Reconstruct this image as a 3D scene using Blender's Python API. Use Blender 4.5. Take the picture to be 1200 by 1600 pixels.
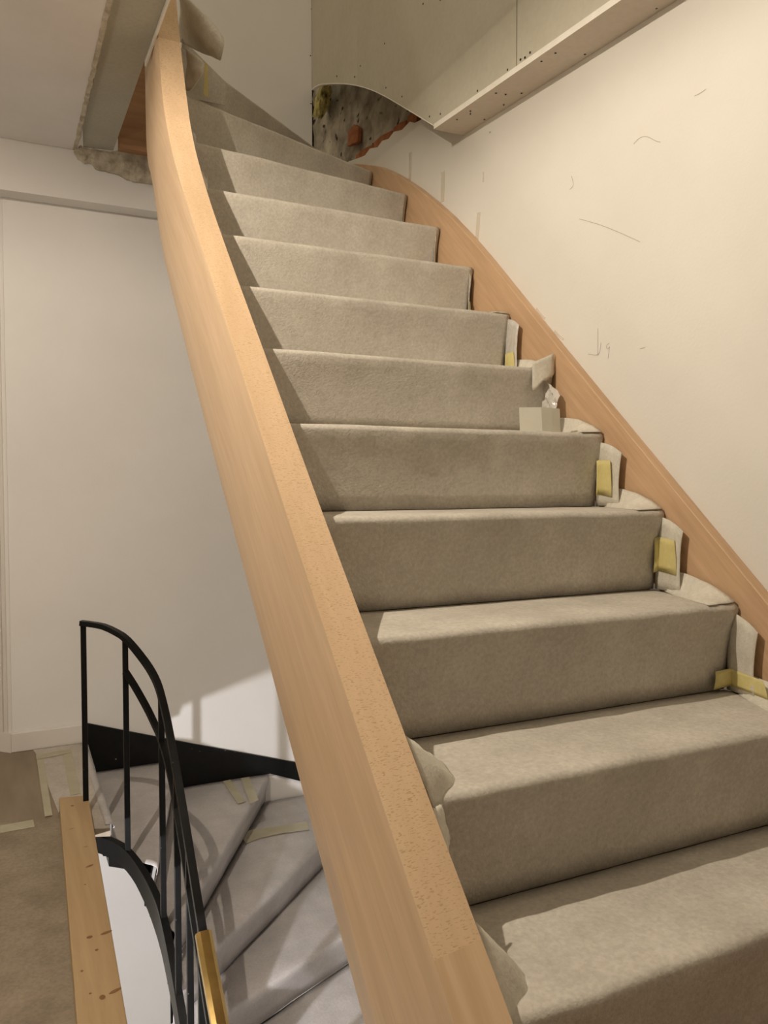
import bpy, bmesh, math, random
from mathutils import Vector, Matrix, noise
random.seed(4)
for o in list(bpy.data.objects): bpy.data.objects.remove(o)
scene = bpy.context.scene
COL = scene.collection
# ------------------------------------------------------------------ camera, world, lights
# working frame: camera at the origin, X along the treads, Y up the flight, Z up; ZO lifts it so that the floor is z = 0
ZO = 1.078
YAW, PITCH, ROLL, FPX = math.radians(25.77), math.radians(-2.18), math.radians(-0.06), 1249.9
fwd = Vector((math.sin(YAW)*math.cos(PITCH), math.cos(YAW)*math.cos(PITCH), math.sin(PITCH)))
rgt = Vector((math.cos(YAW), -math.sin(YAW), 0)); upv = rgt.cross(fwd)
rgt, upv = math.cos(ROLL)*rgt + math.sin(ROLL)*upv, -math.sin(ROLL)*rgt + math.cos(ROLL)*upv
cam = bpy.data.cameras.new('camera'); camo = bpy.data.objects.new('camera', cam); COL.objects.link(camo)
m = Matrix((rgt, upv, -fwd)).transposed().to_4x4(); m.translation = Vector((0, 0, ZO)); camo.matrix_world = m
cam.sensor_fit = 'HORIZONTAL'; cam.sensor_width = 36; cam.lens = 36*FPX/1200; cam.clip_start = 0.02
scene.camera = camo

world = bpy.data.worlds.new('world'); scene.world = world; world.use_nodes = True
world.node_tree.nodes['Background'].inputs[0].default_value = (1.0, 0.88, 0.68, 1)
world.node_tree.nodes['Background'].inputs[1].default_value = 0.75

def light(name, kind, loc, energy, color, **kw):
    l = bpy.data.lights.new(name, kind); l.energy = energy; l.color = color
    for k, v in kw.items(): setattr(l, k, v)
    o = bpy.data.objects.new(name, l); COL.objects.link(o); o.location = (loc[0], loc[1], loc[2]+ZO)
    return o
WARM = (1.0, 0.885, 0.735)
# bulb of the ceiling fitting beside the flight; its rim (built further down) cuts the light off just below the horizontal
LAMP = Vector((-.26, 1.27, 1.285))
light('ceiling_lamp_light', 'POINT', LAMP, 80, WARM, shadow_soft_size=0.009)
# lamp standing further left in the room
light('room_lamp_light', 'POINT', (-1.25, 2.1, .35), 12, WARM, shadow_soft_size=0.10)
# white lamp on the storey below
light('lower_lamp_light', 'POINT', (-0.17, 1.51, -1.205), 76, (0.98, 0.97, 1.0), shadow_soft_size=0.012)

vs = scene.view_settings
vs.view_transform = 'Standard'; vs.look = 'None'; vs.gamma = 1; vs.exposure = 0.30; vs.use_curve_mapping = False

# ------------------------------------------------------------------ helpers
BASE = {}
def pt(x, y, ax, val):
    """point where the line of sight of a photo pixel meets a real plane (axis ax = val)"""
    d = fwd + rgt*((x-600)/FPX) - upv*((y-800)/FPX)
    return d*(val/d[ax])
def mk(name, verts, faces, mat, parent=None, base=None, smooth=False, sharp=35, bevel=0, solid=0, fmat=None, subsurf=0):
    verts = [Vector(v) for v in verts]
    if base is None:
        n = len(verts); base = Vector((sum(v.x for v in verts)/n, sum(v.y for v in verts)/n, min(v.z for v in verts)))
    base = Vector(base)
    me = bpy.data.meshes.new(name)
    me.from_pydata([tuple(v-base) for v in verts], [], faces)
    bm = bmesh.new(); bm.from_mesh(me); bmesh.ops.recalc_face_normals(bm, faces=bm.faces); bm.to_mesh(me); bm.free()
    mats = mat if isinstance(mat, (list, tuple)) else [mat]
    for q in mats: me.materials.append(q)
    if fmat:
        for i, k in enumerate(fmat): me.polygons[i].material_index = k
    if smooth:
        for p in me.polygons: p.use_smooth = True
        me.set_sharp_from_angle(angle=math.radians(sharp))
    o = bpy.data.objects.new(name, me); COL.objects.link(o)
    put(o, base, parent)
    if solid:
        s = o.modifiers.new('thickness', 'SOLIDIFY'); s.thickness = solid; s.offset = 0
    if bevel:
        b = o.modifiers.new('bevel', 'BEVEL'); b.width = bevel; b.segments = 2; b.limit_method = 'ANGLE'; b.angle_limit = math.radians(40)
    if subsurf:
        s = o.modifiers.new('sub', 'SUBSURF'); s.levels = s.render_levels = subsurf
    return o
def put(o, base, parent):
    base = Vector(base); BASE[o.name] = base
    if parent is None: o.location = base + Vector((0, 0, ZO))
    else: o.parent = parent; o.location = base - BASE[parent.name]
def empty(name, base):
    o = bpy.data.objects.new(name, None); COL.objects.link(o); o.empty_display_size = 0.05; put(o, base, None); return o
def tag(o, label=None, cat=None, group=None, kind=None):
    if label: o['label'] = label
    if cat: o['category'] = cat
    if group: o['group'] = group
    if kind: o['kind'] = kind
    return o
def clone(o, base, parent=None, rot=None):
    c = o.copy(); COL.objects.link(c); put(c, base, parent)
    if rot: c.rotation_euler = rot
    return c
def box(x0, x1, y0, y1, z0, z1):
    v = [(x, y, z) for x in (x0, x1) for y in (y0, y1) for z in (z0, z1)]
    f = [(0,1,3,2), (4,6,7,5), (0,4,5,1), (2,3,7,6), (0,2,6,4), (1,5,7,3)]
    return v, f
def prism(poly, ax, a0, a1):
    """poly in the two other axes (in xyz order), extruded from a0 to a1 along ax"""
    def P(p, a):
        l = list(p); l.insert(ax, a); return tuple(l)
    n = len(poly)
    v = [P(p, a0) for p in poly] + [P(p, a1) for p in poly]
    f = [tuple(range(n)), tuple(range(2*n-1, n-1, -1))] + [(i, (i+1) % n, n+(i+1) % n, n+i) for i in range(n)]
    return v, f
def sweep(path, prof, closed=True):
    """rectangular/round section swept on a path with a vertical up vector; prof = [(side, up)]"""
    path = [Vector(p) for p in path]; n = len(path); k = len(prof); v = []; f = []
    for i, p in enumerate(path):
        t = (path[min(i+1, n-1)]-path[max(i-1, 0)]).normalized()
        ref = Vector((0, 0, 1)) if abs(t.z) < 0.95 else Vector((0, 1, 0))
        s = t.cross(ref).normalized(); u = s.cross(t).normalized()
        v += [p + s*a + u*b for a, b in prof]
    for i in range(n-1):
        for j in range(k): f.append((i*k+j, i*k+(j+1) % k, (i+1)*k+(j+1) % k, (i+1)*k+j))
    f += [tuple(range(k)), tuple(range(n*k-1, (n-1)*k-1, -1))]
    return v, f
def rect(w, h): return [(-w/2, -h/2), (w/2, -h/2), (w/2, h/2), (-w/2, h/2)]
def ring(r, n=10): return [(r*math.cos(2*math.pi*i/n), r*math.sin(2*math.pi*i/n)) for i in range(n)]
def grid(rows):
    """rows: list of equal-length point lists -> verts, faces"""
    k = len(rows[0]); v = [p for r in rows for p in r]
    f = [(i*k+j, i*k+j+1, (i+1)*k+j+1, (i+1)*k+j) for i in range(len(rows)-1) for j in range(k-1)]
    return v, f
def interp(pts, t):
    if t <= pts[0][0]: return pts[0][1]
    for (a, b), (c, d) in zip(pts, pts[1:]):
        if t <= c: return b + (d-b)*(t-a)/(c-a)
    return pts[-1][1]
def resample(poly, n):
    """evenly resample a polyline of vectors"""
    P = [Vector(p) for p in poly]; L = [0]
    for a, b in zip(P, P[1:]): L.append(L[-1]+(b-a).length)
    out = []
    for i in range(n):
        t = L[-1]*i/(n-1); j = 0
        while j < len(P)-2 and L[j+1] < t: j += 1
        q = (t-L[j])/max(L[j+1]-L[j], 1e-9); out.append(P[j].lerp(P[j+1], min(max(q, 0), 1)))
    return out
def smoothline(poly, n, it=2):
    P = [Vector(p) for p in poly]
    for _ in range(it):
        Q = [P[0]]
        for a, b in zip(P, P[1:]): Q += [a.lerp(b, .25), a.lerp(b, .75)]
        Q.append(P[-1]); P = Q
    return resample(P, n)
def nz(x, y, z, s): return noise.noise(Vector((x*s, y*s, z*s)))

# ------------------------------------------------------------------ materials
def srgb(r, g, b):
    f = lambda c: ((c/255+0.055)/1.055)**2.4 if c > 10 else c/255/12.92
    return (f(r), f(g), f(b), 1)
def material(name, c1, c2, scale=6, detail=6, rough=.8, bump=.0, bscale=None, stretch=(1, 1, 1), rot=(0, 0, 0), metal=0, spec=.3,
             lo=.35, hi=.65, fleck=None, fleck_scale=(60, 60, 60), fleck_at=.62, fine=None, alpha=1, transmission=0, coat=0):
    m = bpy.data.materials.new(name); m.use_nodes = True; nt = m.node_tree; N = nt.nodes; L = nt.links
    b = N['Principled BSDF']; b.inputs['Roughness'].default_value = rough; b.inputs['Metallic'].default_value = metal
    b.inputs['Specular IOR Level'].default_value = spec
    b.inputs['Alpha'].default_value = alpha; b.inputs['Transmission Weight'].default_value = transmission
    b.inputs['Coat Weight'].default_value = coat; b.inputs['Coat Roughness'].default_value = .15
    tc = N.new('ShaderNodeTexCoord')
    r = N.new('ShaderNodeMapping'); r.inputs['Rotation'].default_value = rot; L.new(tc.outputs['Object'], r.inputs['Vector'])
    s = N.new('ShaderNodeMapping'); s.inputs['Scale'].default_value = stretch; L.new(r.outputs[0], s.inputs['Vector'])
    n = N.new('ShaderNodeTexNoise'); n.inputs['Scale'].default_value = scale; n.inputs['Detail'].default_value = detail
    n.inputs['Roughness'].default_value = .6; L.new(s.outputs[0], n.inputs['Vector'])
    cr = N.new('ShaderNodeValToRGB'); cr.color_ramp.elements[0].color = c1; cr.color_ramp.elements[1].color = c2
    cr.color_ramp.elements[0].position = lo; cr.color_ramp.elements[1].position = hi
    L.new(n.outputs['Fac'], cr.inputs['Fac']); out = cr.outputs['Color']
    if fine:     # fine speckle multiplied in: (scale, amount)
        fn = N.new('ShaderNodeTexNoise'); fn.inputs['Scale'].default_value = fine[0]; fn.inputs['Detail'].default_value = 3
        L.new(s.outputs[0], fn.inputs['Vector'])
        mr = N.new('ShaderNodeMapRange'); mr.inputs['From Min'].default_value = .3; mr.inputs['From Max'].default_value = .7
        mr.inputs['To Min'].default_value = 1-fine[1]; mr.inputs['To Max'].default_value = 1+fine[1]; L.new(fn.outputs['Fac'], mr.inputs['Value'])
        mx = N.new('ShaderNodeMix'); mx.data_type = 'RGBA'; mx.blend_type = 'MULTIPLY'; mx.inputs['Factor'].default_value = 1
        L.new(out, mx.inputs['A']); L.new(mr.outputs[0], mx.inputs['B']); out = mx.outputs['Result']
    if fleck:
        fm = N.new('ShaderNodeMapping'); fm.inputs['Scale'].default_value = fleck_scale; L.new(r.outputs[0], fm.inputs['Vector'])
        fn = N.new('ShaderNodeTexNoise'); fn.inputs['Scale'].default_value = 1; fn.inputs['Detail'].default_value = 1; L.new(fm.outputs[0], fn.inputs['Vector'])
        mr = N.new('ShaderNodeMapRange'); mr.inputs['From Min'].default_value = fleck_at; mr.inputs['From Max'].default_value = fleck_at+.06
        L.new(fn.outputs['Fac'], mr.inputs['Value'])
        mx = N.new('ShaderNodeMix'); mx.data_type = 'RGBA'; L.new(mr.outputs[0], mx.inputs['Factor'])
        L.new(out, mx.inputs['A']); mx.inputs['B'].default_value = fleck; out = mx.outputs['Result']
    L.new(out, b.inputs['Base Color'])
    if bump:
        bn = N.new('ShaderNodeTexNoise'); bn.inputs['Scale'].default_value = bscale or scale*8; bn.inputs['Detail'].default_value = 5
        L.new(s.outputs[0], bn.inputs['Vector'])
        bp = N.new('ShaderNodeBump'); bp.inputs['Strength'].default_value = bump; bp.inputs['Distance'].default_value = .004
        L.new(bn.outputs['Fac'], bp.inputs['Height']); L.new(bp.outputs[0], b.inputs['Normal'])
    return m
def lin(r, g, b): return (r, g, b, 1)
SL = math.radians(42.3)
M = {}
M['paint'] = material('white_wall_paint', lin(.76, .735, .70), lin(.80, .775, .74), scale=2.2, rough=.75, bump=.08, bscale=160)
M['paint_warm'] = material('cream_wall_paint', lin(.715, .68, .615), lin(.76, .73, .665), scale=1.6, rough=.8, bump=.08, bscale=120)
M['ceil'] = material('ceiling_paint', lin(.72, .69, .66), lin(.78, .75, .72), scale=3, rough=.85, bump=.1, bscale=90)
M['plasterboard'] = material('grey_plasterboard', lin(.50, .46, .36), lin(.56, .52, .42), scale=2.0, rough=.9, bump=.03, bscale=200, fine=(60, .03))
M['plasterboard_soffit'] = material('beige_plasterboard', lin(.56, .49, .41), lin(.60, .53, .45), scale=3.0, rough=.9, fine=(60, .03))
M['plasterboard_green'] = material('grey_green_plasterboard', lin(.40, .38, .31), lin(.46, .44, .36), scale=3.0, rough=.9, fine=(80, .05))
M['gypsum'] = material('gypsum_edge', lin(.80, .76, .66), lin(.86, .82, .74), scale=20, rough=.9)
M['rough_plaster'] = material('torn_plaster', lin(.34, .29, .21), lin(.62, .56, .45), scale=22, rough=.95, bump=.8, bscale=60)
M['trimpaint'] = material('baseboard_paint', lin(.70, .66, .61), lin(.74, .70, .65), scale=4, rough=.55, spec=.4)
M['masonry'] = material('old_masonry', lin(.16, .13, .09), lin(.52, .46, .36), scale=9, detail=10, rough=.95, bump=1, bscale=40, lo=.30, hi=.68, fleck=lin(.05, .03, .02), fleck_scale=(16, 16, 22), fleck_at=.66)
M['brick'] = material('orange_brick', lin(.27, .09, .035), lin(.42, .17, .07), scale=25, rough=.95, bump=.6, bscale=90)
M['insul'] = material('yellow_insulation', lin(.10, .08, .02), lin(.50, .40, .13), scale=30, rough=1, bump=1, bscale=60)
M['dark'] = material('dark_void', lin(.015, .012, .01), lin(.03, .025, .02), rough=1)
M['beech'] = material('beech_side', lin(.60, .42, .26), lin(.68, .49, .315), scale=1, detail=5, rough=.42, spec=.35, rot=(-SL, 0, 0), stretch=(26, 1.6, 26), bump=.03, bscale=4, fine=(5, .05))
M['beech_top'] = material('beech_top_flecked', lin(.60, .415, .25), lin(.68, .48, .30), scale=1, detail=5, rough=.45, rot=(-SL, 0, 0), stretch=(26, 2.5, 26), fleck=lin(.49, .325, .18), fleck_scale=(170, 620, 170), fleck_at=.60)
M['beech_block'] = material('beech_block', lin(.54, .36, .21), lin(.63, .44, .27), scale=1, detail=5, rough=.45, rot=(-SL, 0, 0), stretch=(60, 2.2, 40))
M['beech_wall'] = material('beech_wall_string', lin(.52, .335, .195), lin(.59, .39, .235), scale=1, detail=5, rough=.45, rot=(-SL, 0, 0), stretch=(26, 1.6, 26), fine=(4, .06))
M['wood_dark'] = material('raw_stair_wood', lin(.24, .12, .05), lin(.32, .17, .08), scale=1, stretch=(3, 30, 30), rough=.6)
M['felt'] = material('grey_felt', lin(.46, .42, .36), lin(.60, .555, .48), scale=7, detail=8, rough=.95, spec=.1, bump=.35, bscale=220, lo=.3, hi=.7, fine=(130, .10))
M['felt_back'] = material('cream_felt_flap', lin(.58, .54, .455), lin(.68, .635, .54), scale=18, detail=8, rough=.9, spec=.15, bump=.3, bscale=200, fine=(130, .06))
M['felt_low'] = material('film_backed_grey_felt', lin(.40, .375, .36), lin(.52, .49, .475), scale=6, detail=8, rough=.5, spec=.4, bump=.25, bscale=120, fine=(130, .07), coat=.15)
M['film'] = material('clear_plastic_film', lin(.62, .58, .52), lin(.74, .70, .64), scale=30, rough=.14, spec=.7, bump=.9, bscale=55, alpha=.85)
M['plastic'] = material('frosted_plastic', lin(.72, .69, .58), lin(.78, .75, .64), scale=14, rough=.55, spec=.3, alpha=.80)
M['tape'] = material('yellow_masking_tape', lin(.66, .56, .22), lin(.72, .62, .28), scale=12, rough=.65, spec=.3, fine=(90, .04), alpha=.93)
M['tape_pale'] = material('pale_masking_tape', lin(.56, .51, .36), lin(.63, .58, .43), scale=12, rough=.5, spec=.35, alpha=.62)
M['hardboard'] = material('floor_hardboard', lin(.21, .168, .118), lin(.29, .235, .17), scale=7, detail=9, rough=.8, fine=(120, .12), bump=.1, bscale=150)
M['floorwood'] = material('brown_floor_sheet', lin(.20, .155, .10), lin(.26, .20, .135), scale=3, rough=.5, spec=.4, stretch=(6, 1, 1))
M['floorfelt'] = material('grey_floor_felt', lin(.42, .38, .32), lin(.52, .47, .41), scale=8, detail=8, rough=.8, fine=(130, .07))
M['pine'] = material('pine', lin(.38, .255, .13), lin(.45, .315, .17), scale=1, detail=6, rough=.6, stretch=(38, 2.0, 38), bump=.05, bscale=6)
M['knot'] = material('pine_knot', lin(.16, .08, .03), lin(.26, .13, .05), scale=40, rough=.6)
M['black'] = material('black_steel', lin(.002, .002, .002), lin(.004, .004, .004), scale=30, rough=.42, spec=.25, fleck=lin(.35, .3, .22), fleck_scale=(70, 70, 70), fleck_at=.80)
M['brass'] = material('brass', lin(.36, .235, .07), lin(.44, .29, .10), scale=8, rough=.3, metal=1, fine=(40, .1))
M['pencil'] = material('pencil', lin(.34, .31, .27), lin(.42, .39, .34), rough=.8)
M['streak'] = material('tan_plaster_streak', lin(.72, .63, .48), lin(.78, .70, .56), scale=30, rough=.9, alpha=.4)
M['screw'] = material('screw_black', lin(.015, .012, .01), lin(.03, .025, .02), rough=.5)
M['lampwhite'] = material('lamp_ring_white', lin(.8, .8, .78), lin(.82, .82, .8), rough=.4)

# ------------------------------------------------------------------ dimensions
RISE, GO, Y0, Z0 = .19, .209, .763, -.638
XL, XR, XW = .515, 1.395, 1.43          # inner face of left string, felt end / face of wall string, plaster face
YB = 3.49                                # back wall
FL, CE = -1.078, 1.30                    # floor, ceiling (working frame)
def zt(n): return Z0 + RISE*n
YLn = {8: 2.42, 9: 2.555, 10: 2.65, 11: 2.70, 12: 2.735}
YRn = {8: 2.445, 9: 2.69, 10: 3.0, 11: 3.42, 12: 4.6}
def ynose(n, x):
    a = YLn.get(n, Y0+GO*n); b = YRn.get(n, Y0+GO*n)
    return a + (b-a)*(x-XL)/(1.40-XL)

# ------------------------------------------------------------------ structure
def struct(name, v, f, mat, label=None, **kw):
    o = mk(name, v, f, mat, **kw); tag(o, kind='structure'); return o
# floor: one slab with the opening of the lower stair cut out of it
XE = .20
fpoly = [(-2.6, -2.2), (XW, -2.2), (XW, .95), (XE-.015, .95), (.232, 2.60), (.297, 2.575), (.306, YB), (-2.6, YB), ]
floor = struct('floor', *prism(fpoly, 2, FL-.024, FL), M['floorwood'])
struct('floor', *box(-2.6, .03, YB+.001, 6.0, FL-.10, FL-.0005), M['floorwood'])
ceiling = struct('ceiling', *prism([(-2.6, -2.2), (.296, -2.2), (.299, 2.0), (.296, 2.4), (.300, 2.75), (.294, 2.95), (.304, 3.05), (.300, 3.25), (.308, 3.395), (-2.6, 3.395)], 2, CE, CE+.02), M['ceil'])
struct('ceiling', *box(-2.6, .03, 3.495, 6.0, CE, CE+.02), M['ceil'])
# back wall, both storeys, and its continuation below the floor
wall_back = struct('wall_back', *box(.035, 1.322, YB, YB+.06, -3.7, 4.0), M['paint'])
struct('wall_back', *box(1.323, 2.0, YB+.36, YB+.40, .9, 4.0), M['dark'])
struct('wall_back', *box(1.323, 2.2, YB, YB+.06, -3.7, 1.30), M['paint'])
struct('wall_left', *prism([(.0345, YB+.0005), (-1.6, 5.125), (-1.55, 5.18), (.034, YB+.10)], 2, FL, CE), M['paint'])
struct('wall_left', *box(-2.66, -2.6, -2.2, 6.0, -3.7, 4.0), M['paint'])
struct('wall_front', *box(-2.6, 2.2, -2.26, -2.2, -3.7, 4.0), M['paint'])
struct('wall_back', *box(-2.6, .2, 6.0, 6.06, -3.7, 4.0), M['paint'])
struct('floor', *box(-2.6, 1.43, -2.2, YB, -3.75, -3.70), M['paint'])   # floor of the storey below
# right wall: plaster sheet with a torn upper edge near the back
rag = [(pt(658, 187, 0, XW)), pt(648, 192, 0, XW), pt(640, 190, 0, XW), pt(628, 203, 0, XW), pt(615, 206, 0, XW), pt(607, 217, 0, XW), pt(597, 220, 0, XW), pt(590, 230, 0, XW), pt(578, 232, 0, XW), pt(570, 243, 0, XW), pt(560, 247, 0, XW), pt(545, 252, 0, XW)]
wr = [(-2.2, -3.7), (3.485, -3.7), (3.485, 1.40)] + [(p.y, p.z) for p in reversed(rag)] + [(2.60, 4.0), (-2.2, 4.0)]
wall_right = struct('wall_right', *prism(wr, 0, XW, XW+.016), M['paint_warm'])
# masonry laid bare behind the torn plaster
rows = []
for i in range(40):
    y = 2.40 + 1.45*i/39; r = []
    for j in range(26):
        z = 1.05 + 1.15*j/25
        r.append((XW+.034 + .022*nz(y, z, 0, 9) + .012*nz(y, z, 3, 24), y, z))
    rows.append(r)
mas = mk('masonry', *grid(rows), M['masonry'], parent=wall_right, smooth=True, sharp=180)
# bricks showing in the hole: the course along the torn edge and one loose face
def brick(a, b, h0, h1, d=.03):
    """brick between two points on the wall plane (pixels), from h0 below to h1 above the line"""
    A, B = pt(*a, 0, XW+.012), pt(*b, 0, XW+.012)
    t = (B-A).normalized(); up = Vector((0, -t.z, t.y)) if t.y > 0 else Vector((0, t.z, -t.y))
    P = [A-up*h0, B-up*h0, B+up*h1*.8, A.lerp(B, .5)+up*h1*1.1, A+up*h1*.9]
    v, f = prism([(p.y, p.z) for p in P], 0, XW+.010, XW+.010+d)
    return mk('brick', v, f, M['brick'], parent=wall_right, bevel=.004)
brick((556, 249), (583, 232), .02, .022); brick((584, 231), (612, 212), .02, .026); brick((614, 209), (634, 196), .02, .024); brick((636, 193), (652, 184), .02, .028)
brick((543, 229), (559, 222), .0, .075, .02)
ins = pt(503, 160, 0, XW-.02); bm = bmesh.new(); bmesh.ops.create_icosphere(bm, subdivisions=3, radius=1)
v = [(ins.x+.02*q.co.x, ins.y+.09*q.co.y+.05*nz(*q.co, 2), ins.z+.07*q.co.z+.03*nz(*q.co, 3.3)) for q in bm.verts]; f = [tuple(w.index for w in p.verts) for p in bm.faces]; bm.free()
mk('insulation_tuft', v, f, M['insul'], parent=wall_right, smooth=True, sharp=180)
# pencil marks, scratches and streaks on the plaster
def ribbon(name, pix, w, mat, parent, X=XW-.0006):
    P = smoothline([pt(a, b, 0, X) for a, b in pix], max(4, 4*len(pix)), 2 if len(pix) > 2 else 0); v = []; f = []
    for i, p in enumerate(P):
        t = (P[min(i+1, len(P)-1)]-P[max(i-1, 0)]).normalized(); s = Vector((0, -t.z, t.y))
        v += [p+s*w/2, p-s*w/2]
    for i in range(len(P)-1): f.append((2*i, 2*i+1, 2*i+3, 2*i+2))
    return mk(name, v, f, mat, parent=parent)
for pix in ([(934, 513), (934, 556)], [(919, 553), (934, 556), (938, 547), (939, 535)], [(952, 536), (946, 541), (950, 547), (953, 538), (950, 560)],
            [(990, 225), (1000, 214), (1012, 213), (1025, 221), (1032, 222)], [(905, 342), (920, 346), (940, 352), (965, 362), (1000, 378)], [(1085, 150), (1094, 146), (1103, 139)],
            [(893, 275), (897, 290), (890, 296)], [(1000, 545), (1008, 543)]):
    ribbon('pencil_mark', pix, .0011, M['pencil'], wall_right)
for pix, w in (([(641, 238), (641, 262), (640, 285)], .022), ([(692, 268), (692, 290), (691, 316)], .026), ([(748, 332), (747, 350), (745, 375)], .022), ([(755, 268), (755, 285)], .008)):
    ribbon('plaster_streak', pix, w, M['streak'], wall_right)
for pix in ([(838, 482), (845, 492), (852, 498)], [(866, 517), (874, 526), (881, 531)]):
    ribbon('plaster_streak', pix, .007, M['streak'], wall_right)


# plasterboard bulkhead over the wall side of the stair: three boards, arched cut at the back, sloping soffit board
XBK = 1.322
bulk = empty('wall_bulkhead', (XBK, 1.2, 1.1)); tag(bulk, kind='structure')
arch = smoothline([(3.488, 1.787, 0), (3.40, 1.772, 0), (3.25, 1.71, 0), (3.065, 1.628, 0), (2.877, 1.528, 0), (2.734, 1.44, 0), (2.529, 1.30, 0), (2.352, 1.178, 0)], 30, 2)
def sof(y): return 1.178 + .0573*(y-2.352)
joints = [3.488, 2.979, 1.885, .65, -2.1]
for k in range(4):
    a, b = joints[k]-.0012, joints[k+1]+.0012
    low = [(p.x, p.y) for p in arch if b < p.x < a]
    low = [(a, interp([(p.x, p.y) for p in reversed(arch)], a) if a > 2.352 else sof(a))] + low
    if b < 2.352 < a: low.append((2.352, sof(2.352)))
    low.append((b, interp([(p.x, p.y) for p in reversed(arch)], b) if b > 2.352 else sof(b)))
    o = .0016 if k == 1 else 0
    mk('plasterboard_panel', *prism([(a, 4.0)] + low + [(b, 4.0)], 0, XBK-o, XBK+.0125-o), [M['plasterboard'], M['gypsum']], parent=bulk)
v, f = prism([(2.345, sof(2.352)-.017), (-2.1, sof(-2.1)-.017), (-2.1, sof(-2.1)), (2.345, sof(2.352))], 0, XBK-.006, XW-.001)
so = mk('soffit_board', v, f, [M['plasterboard_soffit'], M['gypsum']], parent=bulk)
for p in so.data.polygons:
    if abs(p.normal.x) > .9 or abs(p.normal.y) > .9: p.material_index = 1
# pale cut edge of the arch
ed = []
for p in arch: ed.append([(XBK-.0022, p.x, p.y), (XBK-.0022, p.x, p.y-.004), (XBK+.013, p.x, p.y-.004)])
mk('cut_edge', *grid(ed), M['gypsum'], parent=bulk)
scr = None
def screw(px, py, ax, val, parent, r=.0032):
    global scr
    c = pt(px, py, ax, val)
    if scr is None:
        bm = bmesh.new(); bmesh.ops.create_circle(bm, cap_ends=True, segments=8, radius=1)
        bmesh.ops.translate(bm, verts=bm.verts, vec=(0, 0, .2)); g = bmesh.ops.extrude_face_region(bm, geom=bm.faces[:])
        bmesh.ops.translate(bm, verts=[e for e in g['geom'] if isinstance(e, bmesh.types.BMVert)], vec=(0, 0, -.4))
        scr = bpy.data.meshes.new('screw_head'); bm.to_mesh(scr); bm.free(); scr.materials.append(M['screw'])
    o = bpy.data.objects.new('screw_head', scr); COL.objects.link(o); put(o, c, parent); o.scale = (r, r, r*1.0)
    o.rotation_euler = {0: (0, math.pi/2, 0), 1: (math.pi/2, 0, 0), 2: (0, 0, 0)}[ax]
for a, b in [(735, 178), (746, 142), (793, 109), (813, 93), (820, 90), (828, 82), (805, 110), (628, 151), (671, 182), (688, 178), (563, 103), (526, 119), (554, 120), (601, 68), (661, 6), (688, 0), (603, 137)]:
    screw(a, b, 0, XBK-.002, bulk)
zs = sof(1.9)-.018
for a, b in [(775, 146), (787, 164), (846, 96), (815, 146), (790, 148), (914, 85), (868, 83), (1026, 13), (714, 187), (757, 187), (735, 174)]:
    screw(a, b, 2, zs+.0573*(pt(a, b, 2, zs).y-1.9), bulk, .003)
for a, b in [(488, 14), (486, 87), (487, 162)]: screw(a-1, b, 1, YB-.0005, wall_back, .003)
# beam (downstand) along the back wall under the ceiling, with a torn corner where the ceiling was opened
struct('trim_1', *box(-2.6, .80, 3.40, YB-.001, 1.108, 1.30), M['paint'])
tor = empty('trim_2', (.45, 3.39, 1.2)); tag(tor, kind='structure')
low = [(116, 238), (122, 250), (131, 256), (140, 253), (150, 266), (163, 268), (180, 272), (205, 284), (240, 288)]
up = [(118, 232), (124, 226), (131, 231), (145, 233), (160, 236), (178, 238), (192, 232), (208, 238), (240, 242)]
A = resample([pt(a, b, 1, 3.396) for a, b in low], 26); B = resample([pt(a, b, 1, 3.385) for a, b in up], 26)
rows = []
for j in range(8):
    r = []
    for i, (p, q) in enumerate(zip(A, B)):
        w = j/7; c = p.lerp(q, w); e = 1 if 0 < j < 7 else .4
        c += Vector((.004*nz(i*.7, j, 1, .9), -.002-.006*e*abs(nz(i*.5, j*.8, 4, 1.3))-.010*w*nz(i*.2, 2, 2, 1), .007*nz(i*.9, j*.5, 7, 1))); r.append(c)
    rows.append(r)
mk('torn_plaster', *grid(rows), M['rough_plaster'], parent=tor, solid=.012)
lip = []
for i in range(60):
    y = 2.0 + 1.4*i/59; x = .300+.004*nz(y, 0, 0, 30)+.003*nz(y, 5, 0, 9)
    lip.append([(x-.012, y, CE-.001), (x+.002+.004*nz(y, 3, 0, 40), y, CE-.003), (x+.006, y, CE+.008), (x+.004, y, CE+.03)])
mk('torn_ceiling_edge', *grid(lip), M['rough_plaster'], parent=tor)
# grey board under the floor edge beside the string, with its white end strip
gb = empty('trim_3', (.37, 2.9, 1.30)); tag(gb, kind='structure')
mk('plasterboard_panel', *prism([(.309, 1.4), (.436, 1.4), (.436, 3.37), (.326, 3.385), (.306, 3.2), (.306, 2.2)], 2, CE+.012, CE+.0245), M['plasterboard_green'], parent=gb)
P = [pt(231, 96, 0, .4385), pt(258, 0, 0, .4385)]
mk('board_edge_strip', *box(.4365, .4415, 1.4, 2.62, CE-.004, CE+.030), M['gypsum'], parent=gb)
struct('trim_3', *box(-2.6, .30, -2.2, 3.40, CE+.06, CE+.14), M['wood_dark'])
struct('wall_left', *box(.28, .306, -2.2, 3.40, CE+.03, CE+.15), M['dark'])
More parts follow.
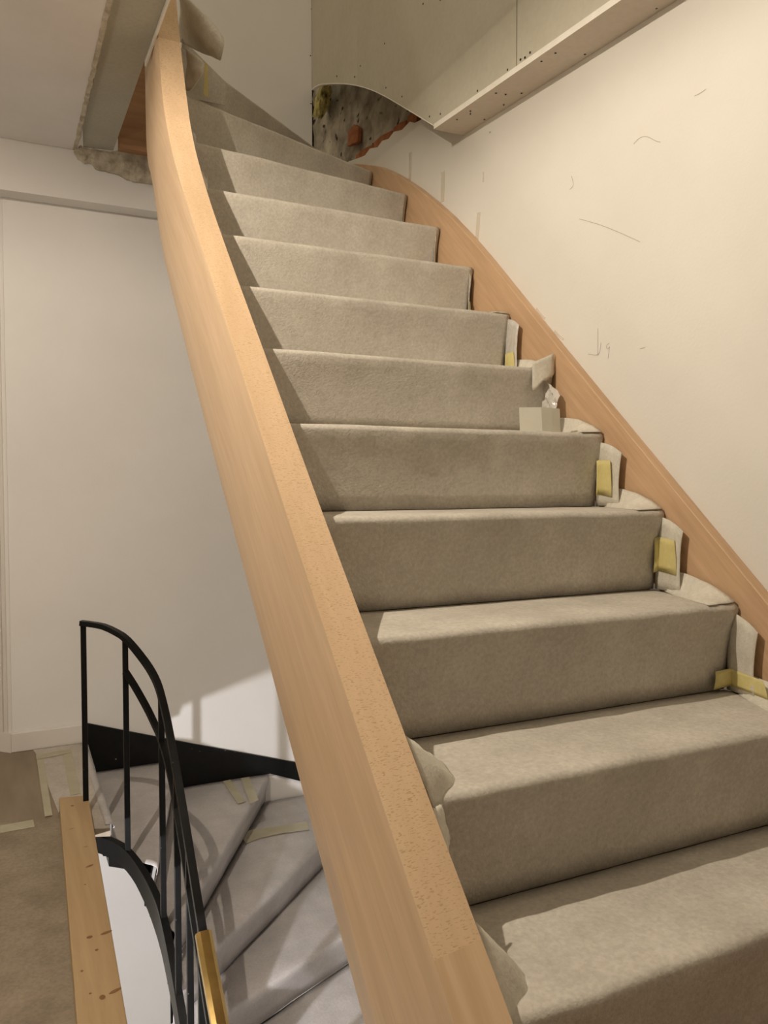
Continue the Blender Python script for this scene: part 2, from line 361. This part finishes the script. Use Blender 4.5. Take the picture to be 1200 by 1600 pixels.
# baseboard on the back wall with its return, and door casing on the return wall
struct('baseboard_back', *box(.030, .306, YB-.014, YB, FL, FL+.078), M['trimpaint'], bevel=.004)
def splay(d0, d1, p0, p1):      # strip on the splayed return: d along it, p proud of it
    D = Vector((-.7071, .7071)); Nn = Vector((-.7071, -.7071)); o_ = Vector((.0345, YB))
    return [tuple(o_+D*a_+Nn*b_) for a_, b_ in ((d0, p0), (d1, p0), (d1, p1), (d0, p1))]
struct('baseboard_left', *prism([(.030, YB-.0141)] + splay(-.004, .5, .014, 0)[1:3] + [(.0345, YB-.0002)], 2, FL, FL+.078), M['trimpaint'])
struct('trim_4', *prism(splay(.018, .034, 0, .006), 2, FL+.0785, .9), M['trimpaint'])
struct('trim_5', *prism(splay(.036, .15, 0, .012), 2, FL+.0785, .9), M['trimpaint'])
# round ceiling fitting around the bulb (outside the frame)
dl = empty('ceiling_fitting', (LAMP.x, LAMP.y, CE)); tag(dl, 'small round white light fitting on the ceiling beside the stair', 'light')
def annulus(c, r0, r1, z0, z1, n=28):
    v = []; f = []
    for i in range(n):
        a = 2*math.pi*i/n
        for r, z in ((r0, z0), (r1, z0), (r1, z1), (r0, z1)): v.append((c[0]+r*math.cos(a), c[1]+r*math.sin(a), z))
    for i in range(n):
        j = (i+1) % n
        for k in range(4): f.append((4*i+k, 4*i+(k+1) % 4, 4*j+(k+1) % 4, 4*j+k))
    return v, f
mk('rim', *annulus(LAMP, .060, .066, 1.2798, CE-.0005), M['lampwhite'], parent=dl)
# ------------------------------------------------------------------ main staircase
st = empty('staircase', (.95, .9, FL)); tag(st, 'straight beech staircase rising along the cream wall and winding at the top', 'staircase')
# left (well) string, five-edged section through measured stations
TI = [(.36, -.95), (.55, -.775), (.801, -.535), (1.285, -.074), (1.634, .272), (1.987, .616), (2.15, .787), (2.297, .968), (2.374, 1.134), (2.43, 1.269), (2.495, 1.451), (2.56, 1.70)]
E2 = [(.36, -.96), (.55, -.79), (.844, -.50), (1.273, -.09), (1.62, .262), (1.959, .600), (2.201, .835), (2.343, 1.024), (2.395, 1.14), (2.425, 1.26), (2.465, 1.451), (2.53, 1.70)]
E3 = [(.50, -1.077), (.58, -1.077), (.939, -.72), (1.263, -.38), (1.642, -.004), (2.0, .362), (2.3, .672), (2.40, .81), (2.437, .93), (2.443, 1.10), (2.455, 1.30), (2.52, 1.70)]
E4 = [(.55, -1.078), (.69, -1.078), (1.007, -.76), (1.313, -.455), (1.835, .053), (2.127, .348), (2.40, .632), (2.50, .765), (2.60, .95), (2.698, 1.039), (2.705, 1.25), (2.72, 1.70)]
E4 = [(a*1.04, max(b*1.04, FL)) for a, b in E4]
NS = 90
def stn(P, x): return [Vector((x, p.y, p.z)) for p in smoothline([(0, a, b) for a, b in P], NS, 2)]
S = [stn(TI, .510), stn(E2, .445), stn(E3, .440), stn(E4, .470), stn(E4, .510)]
v = []; f = []; fm = []
for i in range(NS): v += [S[k][i] for k in range(5)]
for i in range(NS-1):
    for k in range(5):
        f.append((5*i+k, 5*i+(k+1) % 5, 5*(i+1)+(k+1) % 5, 5*(i+1)+k))
        yy = S[0][i].y; fm.append(2 if (k == 0 and yy < .775) else 1 if k == 0 else 0)
f += [(0, 1, 2, 3, 4), tuple(5*(NS-1)+k for k in (4, 3, 2, 1, 0))]; fm += [0, 0]
lst = mk('well_string', v, f, [M['beech'], M['beech_top'], M['beech_block']], parent=st, smooth=True, sharp=14, fmat=fm)
# pale filler smear on the string
c = pt(533, 969, 0, .478); mk('filler_smear', [c+Vector((dx, dy*.74, dy*.68+.002)) for dx, dy in ((-.008, 0), (-.003, .004), (.006, .002), (.010, -.003), (.001, -.004))], [(0, 1, 2, 3, 4)], M['gypsum'], parent=lst)
# wall string
tp = [(.10, -1.077), (.30, -.988), (1.112, -.25), (1.716, .298), (2.014, .575), (2.23, .775), (2.438, .945), (2.676, 1.112), (2.895, 1.241), (3.05, 1.31), (3.30, 1.40), (3.47, 1.45)]
P = [(p.y, p.z) for p in smoothline([(0, a, b) for a, b in tp], 60, 1)]
bt = [(3.47, 1.12), (2.9, .92), (2.438, .64), (2.0, .28), (.67, -.93), (.50, -1.077)]
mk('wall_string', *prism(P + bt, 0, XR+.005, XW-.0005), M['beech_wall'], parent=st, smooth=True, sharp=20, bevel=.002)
# treads and risers (wood, below the felt)
for n in range(-1, 12):
    zz = zt(n)-.006; nx = n+1
    xs = [XL-.003, XR+.003]
    fr = [(x, ynose(n, x)+.010) for x in xs]; bk = [(x, min(ynose(nx, x)+.055, YB-.01)) for x in reversed(xs)]
    mk('tread', *prism([(a, min(b, YB-.012)) for a, b in fr] + bk, 2, zz-.036, zz), M['wood_dark'], parent=st)
    if n < 12:
        fr = [(x, min(ynose(n, x)+.045, YB-.04)) for x in xs]; bk = [(x, min(ynose(n, x)+.063, YB-.012)) for x in reversed(xs)]
        mk('riser', *prism(fr + bk, 2, max(zt(n-1)-.003, FL), zz-.037), M['wood_dark'], parent=st)
mk('trimmer_joist', *box(.445, .58, 3.26, 3.30, 1.285, 1.75), M['wood_dark'], parent=st)

# ------------------------------------------------------------------ felt covers, one per step
ORD = {-1: 'lowest, at the bottom edge', 0: 'bottom', 1: 'second', 2: 'third', 3: 'fourth', 4: 'fifth', 5: 'sixth', 6: 'seventh', 7: 'eighth', 8: 'ninth', 9: 'tenth', 10: 'eleventh', 11: 'twelfth, against the back wall'}
NU = 56
FELT = {}
for n in range(0, 12):
    fe = empty('felt_cover', (.95, ynose(n, .95), zt(n)-.19)); FELT[n] = fe
    rows = []
    xa, xb = XL+.002, XR-.002
    for i in range(NU):
        u = i/(NU-1); x = xa+(xb-xa)*u; yn = ynose(n, x); yb = min(ynose(n+1, x)+.030, YB-.006); z = zt(n)
        wob = .0045*nz(x, n*3.1, 0, 7)+.0030*nz(x, n*1.7, 5, 22)      # hand-laid, slightly wavy edge
        sag = .004*nz(x, n*2.3, 9, 5)
        r = []
        yn = min(yn, YB-.03)
        for w in (0, .15, .35, .6, .8): r.append(Vector((x, yb+(yn+.03-yb)*w, z+.0025*nz(x, w*.3+n, 2, 9)*(1 if 0 < w else .3)+.001)))
        cr = .011+.002*nz(x, n, 2, 12)
        for a in (0, 25, 50, 75, 95):
            t = math.radians(a); r.append(Vector((x, yn+.013+wob-cr*1.2*math.sin(t), z-cr+cr*math.cos(t)+sag*.5)))
        r += [Vector((x, yn+.004+wob+.003*nz(x, n, 1, 10), z-.030)), Vector((x, yn+.012+.004*nz(x, n, 3, 8), z-.055)), Vector((x, yn+.022+.004*nz(x, n, 4, 6), z-.10)),
              Vector((x, yn+.029+.002*nz(x, n, 6, 6), z-.15)), Vector((x, min(yn+.032, YB-.008), z-RISE+.004))]
        rows.append(r)
    mk('sheet', *grid(rows), M['felt'], parent=fe, smooth=True, sharp=180, solid=.003)
    tag(fe, '%s felt-covered step of the beech staircase, counted upward' % ORD[n] if n not in (-1, 11) else
        {-1: 'grey felt on the lowest step, cut off by the bottom edge of the photo', 11: 'grey felt on the highest winder step against the back wall'}[n], 'felt cover', 'grey felt covers on the main stair')
# flaps turned up against the wall string
def rflap(n, wid, top, mat='felt_back', off=.018, bot=.005):
    """side of the riser felt, turned forward along the wall string"""
    rows = []
    yr = ynose(n, XR)+.022
    for i in range(7):
        u = i/6; y = yr-wid*u; r = []
        for j in range(9):
            w = j/8; zb = zt(n-1)+bot*(1+.6*u); zz = zt(n)-top-.030*u**2
            z = zb+(zz-zb)*w
            r.append(Vector((XR-.003-off*u*(1-.3*w)+.002*nz(u*3, w*4, n, 1.3), y+.006*(math.sin(w*math.pi)-.6)*u, z)))
        rows.append(r)
    return mk('riser_flap', *grid(rows), M[mat], parent=FELT[n], smooth=True, sharp=180, solid=.002)
def tflap(n, h, mat='felt_back', inn=.07):
    """side of the tread felt, turned up against the wall string"""
    rows = []
    for i in range(12):
        w = i/11; yb = ynose(n+1, XR)-.01; yf = ynose(n, XR)+.004; y = yb+(yf-yb)*w; z = zt(n)+.0028; r = []
        inner = XR-.006-inn*w**.8; hh = h*(1-.97*w**2.2)
        for j in range(7):
            q = j/6; r.append(Vector((inner+(XR-.003-inner)*q**.8, y+.004*nz(w*3, q*2, n, 2), z+hh*q**1.5+.003*nz(w*4, q*3, n+3, 2)*(q > 0))))
        rows.append(r)
    return mk('tread_flap', *grid(rows), M[mat], parent=FELT[n], smooth=True, sharp=180, solid=.002)
for n, w, t in [(1, .10, .03), (2, .080, .018), (3, .090, .014), (4, .100, .022), (6, .085, .014), (7, .03, .01), (8, .02, .012), (9, .015, .012)]:
    rflap(n, w, t, 'film' if n in (6,) else 'felt_back' if n < 6 else 'felt')
for n, h, i in [(1, .045, .085), (2, .050, .075), (3, .050, .07), (4, .050, .06), (5, .045, .06), (6, .028, .05)]: tflap(n, h, inn=i)
# crumpled film flap below the sixth step
rows = []
for i in range(18):
    r = []
    for j in range(18):
        u, w = i/17, j/17
        y = ynose(5, XR)+.030-.115*u*(1-.25*w); z = zt(4)+.01+(.150-.05*u**2)*w
        r.append(Vector((XR-.010-.045*u*(1-w)+.012*nz(u*4, w*4, 0, 1.6)-.012, y, z)))
    rows.append(r)
mk('film_flap', *grid(rows), M['film'], parent=FELT[5], smooth=True, sharp=25)
# torn felt hanging over the nosing of the sixth step at the wall
rows = []
for i in range(8):
    w = i/7; r = []
    for j in range(8):
        q = j/7; x = XR-.075+.072*q; r.append(Vector((x, ynose(5, x)-.006-.010*math.sin(q*3)*w, zt(5)+.012+.03*q*(1-w)-(.075-.05*q+.012*nz(q*4, 0, 0, 1))*w)))
    rows.append(r)
mk('torn_corner', *grid(rows), M['felt_back'], parent=FELT[5], smooth=True, sharp=180, solid=.002)
# flaps at the left string
def patch(name, corners, mat, parent, nu=10, nv=10, bulge=(0, 0, 0), wob=.004, seed=0, solid=.002):
    A, B, C, D = [Vector(c) for c in corners]; rows = []
    for i in range(nu):
        r = []
        for j in range(nv):
            u, w = i/(nu-1), j/(nv-1)
            p = A.lerp(B, u).lerp(D.lerp(C, u), w)+Vector(bulge)*math.sin(u*math.pi)*math.sin(w*math.pi)
            r.append(p+Vector((nz(u*3, w*3, seed, 1), nz(u*3, w*3, seed+5, 1), nz(u*3, w*3, seed+9, 1)))*wob)
        rows.append(r)
    return mk(name, *grid(rows), M[mat] if isinstance(mat, str) else mat, parent=parent, smooth=True, sharp=180, solid=solid)
q = lambda x, y, X: pt(x, y, 0, X)
patch('torn_flap', [q(634, 1150, .519), q(690, 1190, .60), q(733, 1246, .635), q(676, 1262, .535)], 'felt_back', FELT[1], bulge=(.0, -.008, .006), seed=1)
patch('torn_flap', [q(676, 1262, .522), q(690, 1258, .538), q(703, 1310, .542), q(700, 1340, .522)], 'felt_back', FELT[1], seed=2, wob=.003)
patch('torn_flap', [q(742, 1440, .519), q(800, 1500, .585), q(885, 1605, .655), q(790, 1640, .522)], 'felt_back', FELT[0], bulge=(0, -.008, .006), seed=3)
patch('film_flap', [q(298, 202, .522), q(306, 210, .545), q(308, 245, .545), q(301, 255, .522)], 'film', FELT[9], seed=4, wob=.003)
patch('torn_flap', [q(309, 263, .522), q(324, 275, .545), q(324, 296, .548), q(317, 303, .522)], 'felt_back', FELT[8], seed=5, wob=.003)
patch('film_flap', [q(337, 352, .522), q(346, 360, .54), q(346, 372, .54), q(341, 372, .522)], 'felt', FELT[7], seed=6, wob=.002)
# curled felt at the top beside the string
cu = empty('felt_curl', pt(310, 90, 1, 2.72)); tag(cu, 'big curled loop of loose felt sticking out beside the top of the beech string', 'felt')
y_ = lambda x, y, Y: pt(x, y, 1, Y)
A = smoothline([y_(276, -12, 2.80), y_(292, -4, 2.74), y_(312, 14, 2.66), y_(335, 38, 2.62), y_(349, 60, 2.60)], 16)
B = smoothline([y_(282, 22, 2.82), y_(294, 40, 2.74), y_(315, 66, 2.66), y_(335, 82, 2.61), y_(346, 89, 2.60)], 16)
C = smoothline([y_(279, 64, 2.86), y_(294, 72, 2.82), y_(318, 84, 2.76), y_(336, 89, 2.68), y_(346, 90.5, 2.60)], 16)
rows = [[a.lerp(b, w)+Vector((0, -.02*math.sin(w*math.pi), 0)) for w in [k/7 for k in range(8)]] + [b.lerp(c, w)+Vector((0, .02*math.sin(w*math.pi), 0)) for w in [k/5 for k in range(1, 6)]] for a, b, c in zip(A, B, C)]
mk('sheet', *grid(rows), M['felt_back'], parent=cu, smooth=True, sharp=180, solid=.003)
cu2 = empty('felt_curl', pt(305, 140, 1, 2.68)); tag(cu2, 'small folded felt corner under the big curl beside the beech string', 'felt')
A = smoothline([y_(291, 76, 2.70), y_(300, 83, 2.66), y_(312, 90, 2.63), y_(319, 99, 2.60)], 12)
B = smoothline([y_(293, 100, 2.72), y_(297, 112, 2.68), y_(303, 110, 2.63), y_(317, 106, 2.60)], 12)
C = smoothline([y_(288, 141, 2.70), y_(298, 143, 2.66), y_(310, 125, 2.62), y_(317, 114, 2.60)], 12)
rows = [[a.lerp(b, k/5) for k in range(6)] + [b.lerp(c, k/5) for k in range(1, 6)] for a, b, c in zip(A, B, C)]
mk('sheet', *grid(rows), M['felt_back'], parent=cu2, smooth=True, sharp=180, solid=.003)
mk('back_sheet', [y_(284, 60, 2.84), y_(352, 128, 2.84), y_(352, 165, 2.84), y_(284, 150, 2.84)], [(0, 1, 2, 3)], M['felt'], parent=cu2, solid=.003)

# ------------------------------------------------------------------ yellow tape on the main stair
def tape_fold(n, w1, w2, z0, z1, label, off=.0075, skew=0):
    yr = ynose(n, XR)+.018; z0 += zt(n-1); z1 += zt(n-1)
    a = [Vector((XR-.004-w1, yr-.006, z0)), Vector((XR-.0075, yr-.008, z0+.004)), Vector((XR-.012-off, yr-w2, z0+skew))]
    b = [Vector((XR-.004-w1*.9, yr-.006, z1)), Vector((XR-.0075, yr-.008, z1+.003)), Vector((XR-.012-off, yr-w2*.9, z1))]
    rows = []
    for j in range(6):
        w = j/5; r = []
        for p, s in zip(a, b): r.append(p.lerp(s, w)+Vector((.0, -.002*math.sin(w*3.1), 0)))
        rows.append(r)
    o = mk('tape_strip', *grid(rows), M['tape'], smooth=True, sharp=20, solid=.0008)
    return tag(o, label, 'tape', 'yellow tape strips on the felt')
tape_fold(2, .05, .115, .012, .050, 'wide yellow tape strip at the lowest taped riser corner by the wall string', skew=.004, off=.016)
tape_fold(3, .016, .075, .045, .125, 'yellow tape strip on the riser corner, second lowest by the wall string')
tape_fold(4, .010, .070, .030, .120, 'yellow tape strip on the riser corner right of the frosted plastic, one step lower')
tape_fold(5, .012, .040, .028, .060, 'small yellow tape bit just behind the folded frosted plastic')
tape_fold(6, .006, .070, .012, .070, 'yellow tape strip under a shiny film flap by the wall string')
tape_fold(7, .006, .034, .010, .075, 'short yellow tape strip, highest along the wall string')
P = [y_(320, 98, 2.78), y_(325, 102, 2.78), y_(325, 152, 2.78), y_(318, 148, 2.78)]
tag(mk('tape_strip', P, [(0, 1, 2, 3)], M['tape'], solid=.001), 'narrow yellow tape strip hanging beside the curled felt at the stair top', 'tape', 'yellow tape strips on the felt')
# folded frosted plastic piece standing on the fifth step
yy = ynose(4, 1.2)+.020; zb = zt(4)+.0025
xs = [pt(820, 668, 1, yy).x, pt(847, 668, 1, yy).x, pt(884, 668, 1, yy).x]; h = .058
rows = [[Vector((x, yy+d, zb)), Vector((x, yy+d+.002, zb+h*.5)), Vector((x, yy+d+.004, zb+h+e))] for x, d, e in [(xs[0], .020, 0), (xs[1], 0, .001), ((xs[1]+xs[2])/2, .006, .001), (xs[2]-.006, .014, .001), (xs[2]+.006, .03, .001), (xs[2]+.010, .055, .0)]]
pf = mk('plastic_sheet', *grid(rows), M['plastic'], solid=.0012)
tag(pf, 'small folded piece of frosted plastic standing on the fifth felt step', 'plastic piece')

# ------------------------------------------------------------------ floor coverings and pine beam
hb = mk('floor_board', *prism([(-1.9, .2), (.118, .2), (.1255, 1.65), (.160, 2.62), (.165, 2.70), (-.012, 2.775), (-1.9, 2.80)], 2, FL+.0005, FL+.004), M['hardboard'])
tag(hb, 'speckled brown hardboard sheet lying on the floor left of the pine beam', 'floor sheet')
ff = mk('floor_felt', *prism([(.118, 3.42), (.160, 2.76), (.165, 2.785), (.228, 2.77), (.228, 2.602), (.296, 2.577), (.304, 3.47), (.11, 3.47)], 2, FL+.0005, FL+.003), M['floorfelt'])
tag(ff, 'grey felt strip on the floor along the top edge of the lower stair', 'felt')
def floor_tape(pix, label, z=FL+.0036):
    o = mk('tape_strip', *prism([tuple(pt(a, b, 2, z).xy) for a, b in pix], 2, z, z+.0006), M['tape_pale'])
    tag(o, label, 'tape', 'pale tape strips on the floor')
floor_tape([(57, 1184), (67, 1182), (82, 1274), (70, 1276)], 'long pale tape strip on the floor along the left edge of the grey felt')
floor_tape([(97, 1176), (112, 1174), (126, 1240), (110, 1243)], 'pale tape strip on the floor beside the black railing post', z=FL+.0040)
floor_tape([(56, 1180), (110, 1170), (112, 1176), (57, 1187)], 'pale tape strip across the floor below the baseboard', z=FL+.0050)
floor_tape([(0, 1290), (52, 1281), (54, 1292), (0, 1302)], 'pale tape strip along the far edge of the brown hardboard', z=FL+.0046)
# pine beam
bp = [(.163, 2.782), (.251, 2.763), (.186, 1.05), (.098, 1.05)]
bz0, bz1 = FL+.0045, -1.030
bo = empty('pine_beam', (.17, 1.9, bz0)); tag(bo, 'pine beam with knots lying on the floor at the edge of the stairwell', 'beam')
mk('timber', *prism(bp, 2, bz0, bz1), M['pine'], parent=bo, bevel=.003)
kn = None
for a, b, w, l, ro in [(113, 1259, .005, .006, 0), (140, 1353, .012, .005, .5), (133, 1382, .003, .003, 0), (166, 1457, .014, .005, .3), (140, 1464, .007, .006, .2), (151, 1484, .004, .004, 0), (180, 1548, .014, .005, .4), (160, 1558, .006, .008, 0), (128, 1517, .003, .004, 0), (141, 1552, .003, .003, 0), (112, 1295, .008, .002, .2), (134, 1323, .006, .002, .1)]:
    c = pt(a, b, 2, bz1+.0004)
    if kn is None:
        kn = bpy.data.meshes.new('knot'); kn.from_pydata([(math.cos(i*math.pi/5), math.sin(i*math.pi/5), 0) for i in range(10)], [], [tuple(range(10))]); kn.materials.append(M['knot'])
    o = bpy.data.objects.new('knot', kn); COL.objects.link(o); put(o, c, bo); o.scale = (w, l, 1); o.rotation_euler = (0, 0, ro)

# ------------------------------------------------------------------ lower winding staircase
lo = empty('winding_staircase', (.9, 2.6, -2.4)); tag(lo, 'winding stair going down with black steel strings below the beech staircase', 'staircase')
ZL = [FL, -1.21, -1.335, -1.465, -1.59, -1.72, -1.85, -1.98, -2.11]
NOSE = [((.303, 2.681), (.306, YB)), ((.408, 2.548), (.655, YB)), ((.430, 2.385), (1.07, YB)), ((.430, 2.325), (1.425, 3.26)), ((.430, 2.27), (1.425, 2.715)), ((.430, 2.15), (1.425, 2.21)), ((.430, 1.95), (1.425, 1.86)), ((.430, 1.74), (1.425, 1.60)), ((.430, 1.53), (1.425, 1.36))]
def corner(a, b):
    """outer outline between two nosing ends along the walls"""
    if abs(a[1]-YB) < .01 and abs(b[0]-1.425) < .01: return [(1.425, YB-.012)]
    return []
def outside(x, y, R=.372):
    """keep a plan point outside the inner string of the well"""
    if y <= 2.4: return (max(x, .058+R+.001), y)
    dx, dy = x-.058, y-2.4; d = math.hypot(dx, dy)
    return (x, y) if d >= R else (.058+dx*R/d, 2.4+dy*R/d)
LF = {}
lord = ['', 'grey felt on the first step down behind the black railing', 'grey felt on the second step down, below the black wall string', 'grey felt on the third step down with tape in its upper corner', 'grey felt on the fourth step down below the black wall string', 'grey felt on the fifth step down beside the beech string', 'grey felt on the sixth step down, partly under the beech string', 'grey felt on the seventh step down, mostly under the beech string', 'grey felt on the eighth step down, lowest to be seen']
for n in range(1, 9):
    (ai, ao), (bi, bo_) = NOSE[n-1], NOSE[n]
    cl = lambda p: outside(p[0], min(p[1], YB-.012))
    def ext(i, o, d):   # move a nosing line forward (down the stair) by d
        t = Vector((o[0]-i[0], o[1]-i[1])).normalized(); nn = Vector((t.y, -t.x)); return (i[0]+nn.x*d, i[1]+nn.y*d), (o[0]+nn.x*d, o[1]+nn.y*d)
    fi, fo = ext(bi, bo_, .018)
    ki, ko = ext(bi, bo_, .002); ki = (ki[0]+(ko[0]-ki[0])*.03, ki[1]+(ko[1]-ki[1])*.03)
    poly = [cl(ai), cl(ao)] + corner(ao, bo_) + [cl((min(ko[0], 1.425), ko[1])), cl(ki)]
    mk('tread', *prism(poly, 2, ZL[n]-.035, ZL[n]-.004), M['black'], parent=lo)
    ri, ro = ext(ai, ao, -.026); si, so2 = ext(ai, ao, -.014)
    mk('riser', *prism([cl(ri), cl(ro), cl(so2), cl(si)], 2, ZL[n]-.003, ZL[n-1]-.036 if n > 1 else FL-.001), M['black'], parent=lo)
    # felt over tread n and the riser below its front edge
    fe = empty('felt_cover', (fi[0], fi[1], ZL[n])); LF[n] = fe; tag(fe, lord[n], 'felt cover', 'grey felt covers on the lower stair')
    K = 28; rows = []
    out = resample([Vector((*cl(ao), 0))] + [Vector((*c_, 0)) for c_ in corner(ao, bo_)] + [Vector((*cl((min(fo[0], 1.424), fo[1])), 0))], 12)
    inn_ = resample([Vector((*cl(ai), 0)), Vector((*cl(fi), 0))], 12)
    for i in range(K):
        u = i/(K-1); r = []
        for j, (p, s) in enumerate(zip(inn_, out)):
            c = p.lerp(s, u); c.x, c.y = outside(c.x, c.y); z = ZL[n]+.002+.003*nz(c.x, c.y, n, 8)
            r.append(Vector((c.x, c.y, z)))
        e = r[-1]; t = Vector((fo[0]-fi[0], fo[1]-fi[1], 0)).normalized(); nn = Vector((t.y, -t.x, 0))
        w_ = .004*nz(u*5, n, 1, 1)
        r[-1] = e - Vector((0, 0, .002))
        for d, dz in ((.006, -.006), (.008, -.016), (.004, -.035), (-.004, -.06), (-.010, -.09), (-.011, -.122)):
            g = e+nn*(d+w_*abs(dz)*10)+Vector((0, 0, dz)); g.y = min(g.y, YB-.011); g.x = min(g.x, 1.426); g.x, g.y = outside(g.x, g.y); r.append(g)
        rows.append(r)
    mk('sheet', *grid(rows), M['felt_low'], parent=fe, smooth=True, sharp=180, solid=.002)
# felt turned down over the floor edge (first riser)
rows = []
for i in range(16):
    y = 2.600+.865*i/15; b_ = .003*nz(y, 2, 2, 9)
    rows.append([(.285, y, FL+.005), (.303, y, FL+.006), (.311+b_, y, FL-.004), (.313+b_, y, FL-(.05 if y > 2.69 else .008)), (.314-(0 if y > 2.69 else .006), y, FL-(.126 if y > 2.69 else .010))])
e0 = mk('felt_cover', *grid(rows), M['felt_low'], smooth=True, sharp=180, solid=.002); tag(e0, 'grey felt folded over the floor edge at the head of the lower stair', 'felt cover', 'grey felt covers on the lower stair')
# black steel wall string
ws = [pt(135, 1129, 1, YB), pt(300, 1161, 1, YB), pt(460, 1190, 1, YB), (1.30, YB, -1.33), (1.41, YB, -1.37), (1.41, YB, -1.46), (1.10, YB, -1.335), (.657, YB, -1.335), (.657, YB, -1.206), (.349, YB, -1.206), (.316, YB, -1.076)]
mk('wall_string', *prism([(p[0], p[2]) for p in ws], 1, YB-.011, YB-.001), M['black'], parent=lo)
# inner string: helical then straight flat band
def plan(s, X=.058, Y=2.4, R=.365):
    a = R*math.pi/2; t = min(s, a)/R
    return X+R*math.sin(t), Y+R*math.cos(t)-max(s-a, 0)
RAIL = [(.10, -.452), (.18, -.452), (.26, -.460), (.34, -.488), (.42, -.541), (.50, -.585), (.58, -.625), (.66, -.668), (.74, -.729), (.82, -.801), (.90, -.877), (.98, -.958), (1.06, -1.04), (1.14, -1.118), (1.22, -1.18), (1.5, -1.42), (1.8, -1.69)]
STR = [(.10, -1.150), (.18, -1.150), (.26, -1.158), (.34, -1.180), (.42, -1.232), (.50, -1.278), (.58, -1.305), (.66, -1.335), (.74, -1.375), (.82, -1.43), (.90, -1.49), (.98, -1.56), (1.06, -1.63), (1.14, -1.70), (1.22, -1.78), (1.5, -2.04), (1.8, -2.32)]
MID = [(.345, -.600), (.42, -.672), (.50, -.733), (.58, -.765), (.66, -.790), (.74, -.835), (.82, -.905), (.90, -.985), (.98, -1.07), (1.06, -1.15), (1.22, -1.31), (1.5, -1.57), (1.8, -1.85)]
def along(tab, s0, s1, n):
    return smoothline([(*plan(s0+(s1-s0)*i/n), interp(tab, s0+(s1-s0)*i/n)) for i in range(n+1)], n*2, 1)
band = along(STR, .165, 1.8, 40)
v = []; f = []
for i, p in enumerate(band):
    t = (band[min(i+1, len(band)-1)]-band[max(i-1, 0)]); t.z = 0; t.normalize(); s = Vector((-t.y, t.x, 0))   # left of travel = outer side
    dp = -interp([(0, .035), (.11, .06), (.20, .11), (1, .14)], i/(len(band)-1))
    for a, b in ((-.005, 0), (.005, 0), (.005, dp), (-.005, dp)): v.append(p+s*a+Vector((0, 0, b)))
for i in range(len(band)-1):
    for j in range(4): f.append((4*i+j, 4*i+(j+1) % 4, 4*i+4+(j+1) % 4, 4*i+4+j))
f += [(0, 1, 2, 3), tuple(4*(len(band)-1)+k for k in (3, 2, 1, 0))]
mk('inner_string', v, f, M['black'], parent=lo, smooth=True, sharp=40)
# ------------------------------------------------------------------ black railing with brass handrail
ra = empty('stair_railing', (.3, 2.6, -1.2)); tag(ra, 'black steel railing with curved rails around the head of the lower stair', 'railing')
SB = .190
x0, y0_ = plan(SB)
mk('base_rail', *sweep([p+Vector((0, 0, .008)) for p in band], rect(.022, .014)), M['black'], parent=ra, smooth=True, sharp=40)
mk('top_rail', *sweep(along(RAIL, SB-.008, 1.8, 40), rect(.020, .016)), M['black'], parent=ra, smooth=True, sharp=40)
mk('middle_rail', *sweep(along(MID, .345, 1.8, 36), rect(.018, .014)), M['black'], parent=ra, smooth=True, sharp=40)
for s in (SB, .345, .585, .80, .95, 1.08, 1.21, 1.34):
    x, y = plan(s); zt_ = interp(RAIL, s)-.004; zb_ = interp(STR, s)
    mk('post', *box(x-.0085, x+.0085, y-.006, y+.006, zb_, zt_), M['black'], parent=ra, bevel=.001)
gr = along(RAIL, 1.105, 1.8, 16)
gp = [(-.019, -.010), (-.012, -.016), (.012, -.016), (.019, -.010), (.019, .006), (.010, .016), (-.010, .016), (-.019, .006)]
hr = mk('handrail_grip', *sweep([p+Vector((0, 0, .010)) for p in gr], gp), M['brass'], parent=ra, smooth=True, sharp=30); hr['label'] = 'brass handrail grip'
# pale tape on the lower stair
def ltape(pix, z, label, ax=2):
    P = [pt(a, b, ax, z) for a, b in pix]
    o = mk('tape_strip', P, [tuple(range(len(P)))], M['tape_pale'], solid=.0008); tag(o, label, 'tape', 'pale tape strips on the lower stair')
zz = ZL[2]+.0075
ltape([(348, 1221), (360, 1218), (384, 1252), (372, 1256)], zz, 'left one of two pale tape strips next to the black wall string')
ltape([(376, 1216), (389, 1214), (404, 1250), (391, 1256)], zz, 'right one of two pale tape strips next to the black wall string')
def rtape(pix, label):      # on the riser plane below the second nosing
    (ax_, ay_), (bx_, by_) = NOSE[2]; t = Vector((bx_-ax_, by_-ay_, 0)).normalized(); nn = Vector((t.y, -t.x, 0)); c = Vector((ax_, ay_, 0))+nn*.033
    P = []
    for a, b in pix:
        d = fwd + rgt*((a-600)/FPX) - upv*((b-800)/FPX); P.append(d*(c.dot(nn)/d.dot(nn)))
    o = mk('tape_strip', P, [tuple(range(len(P)))], M['tape_pale'], solid=.0008); tag(o, label, 'tape', 'pale tape strips on the lower stair')
zz = ZL[3]+.008
ltape([(376, 1302), (395, 1296), (440, 1290), (480, 1284), (484, 1296), (440, 1302), (405, 1310), (384, 1318)], zz, 'long pale tape strip across the back of the third step down')
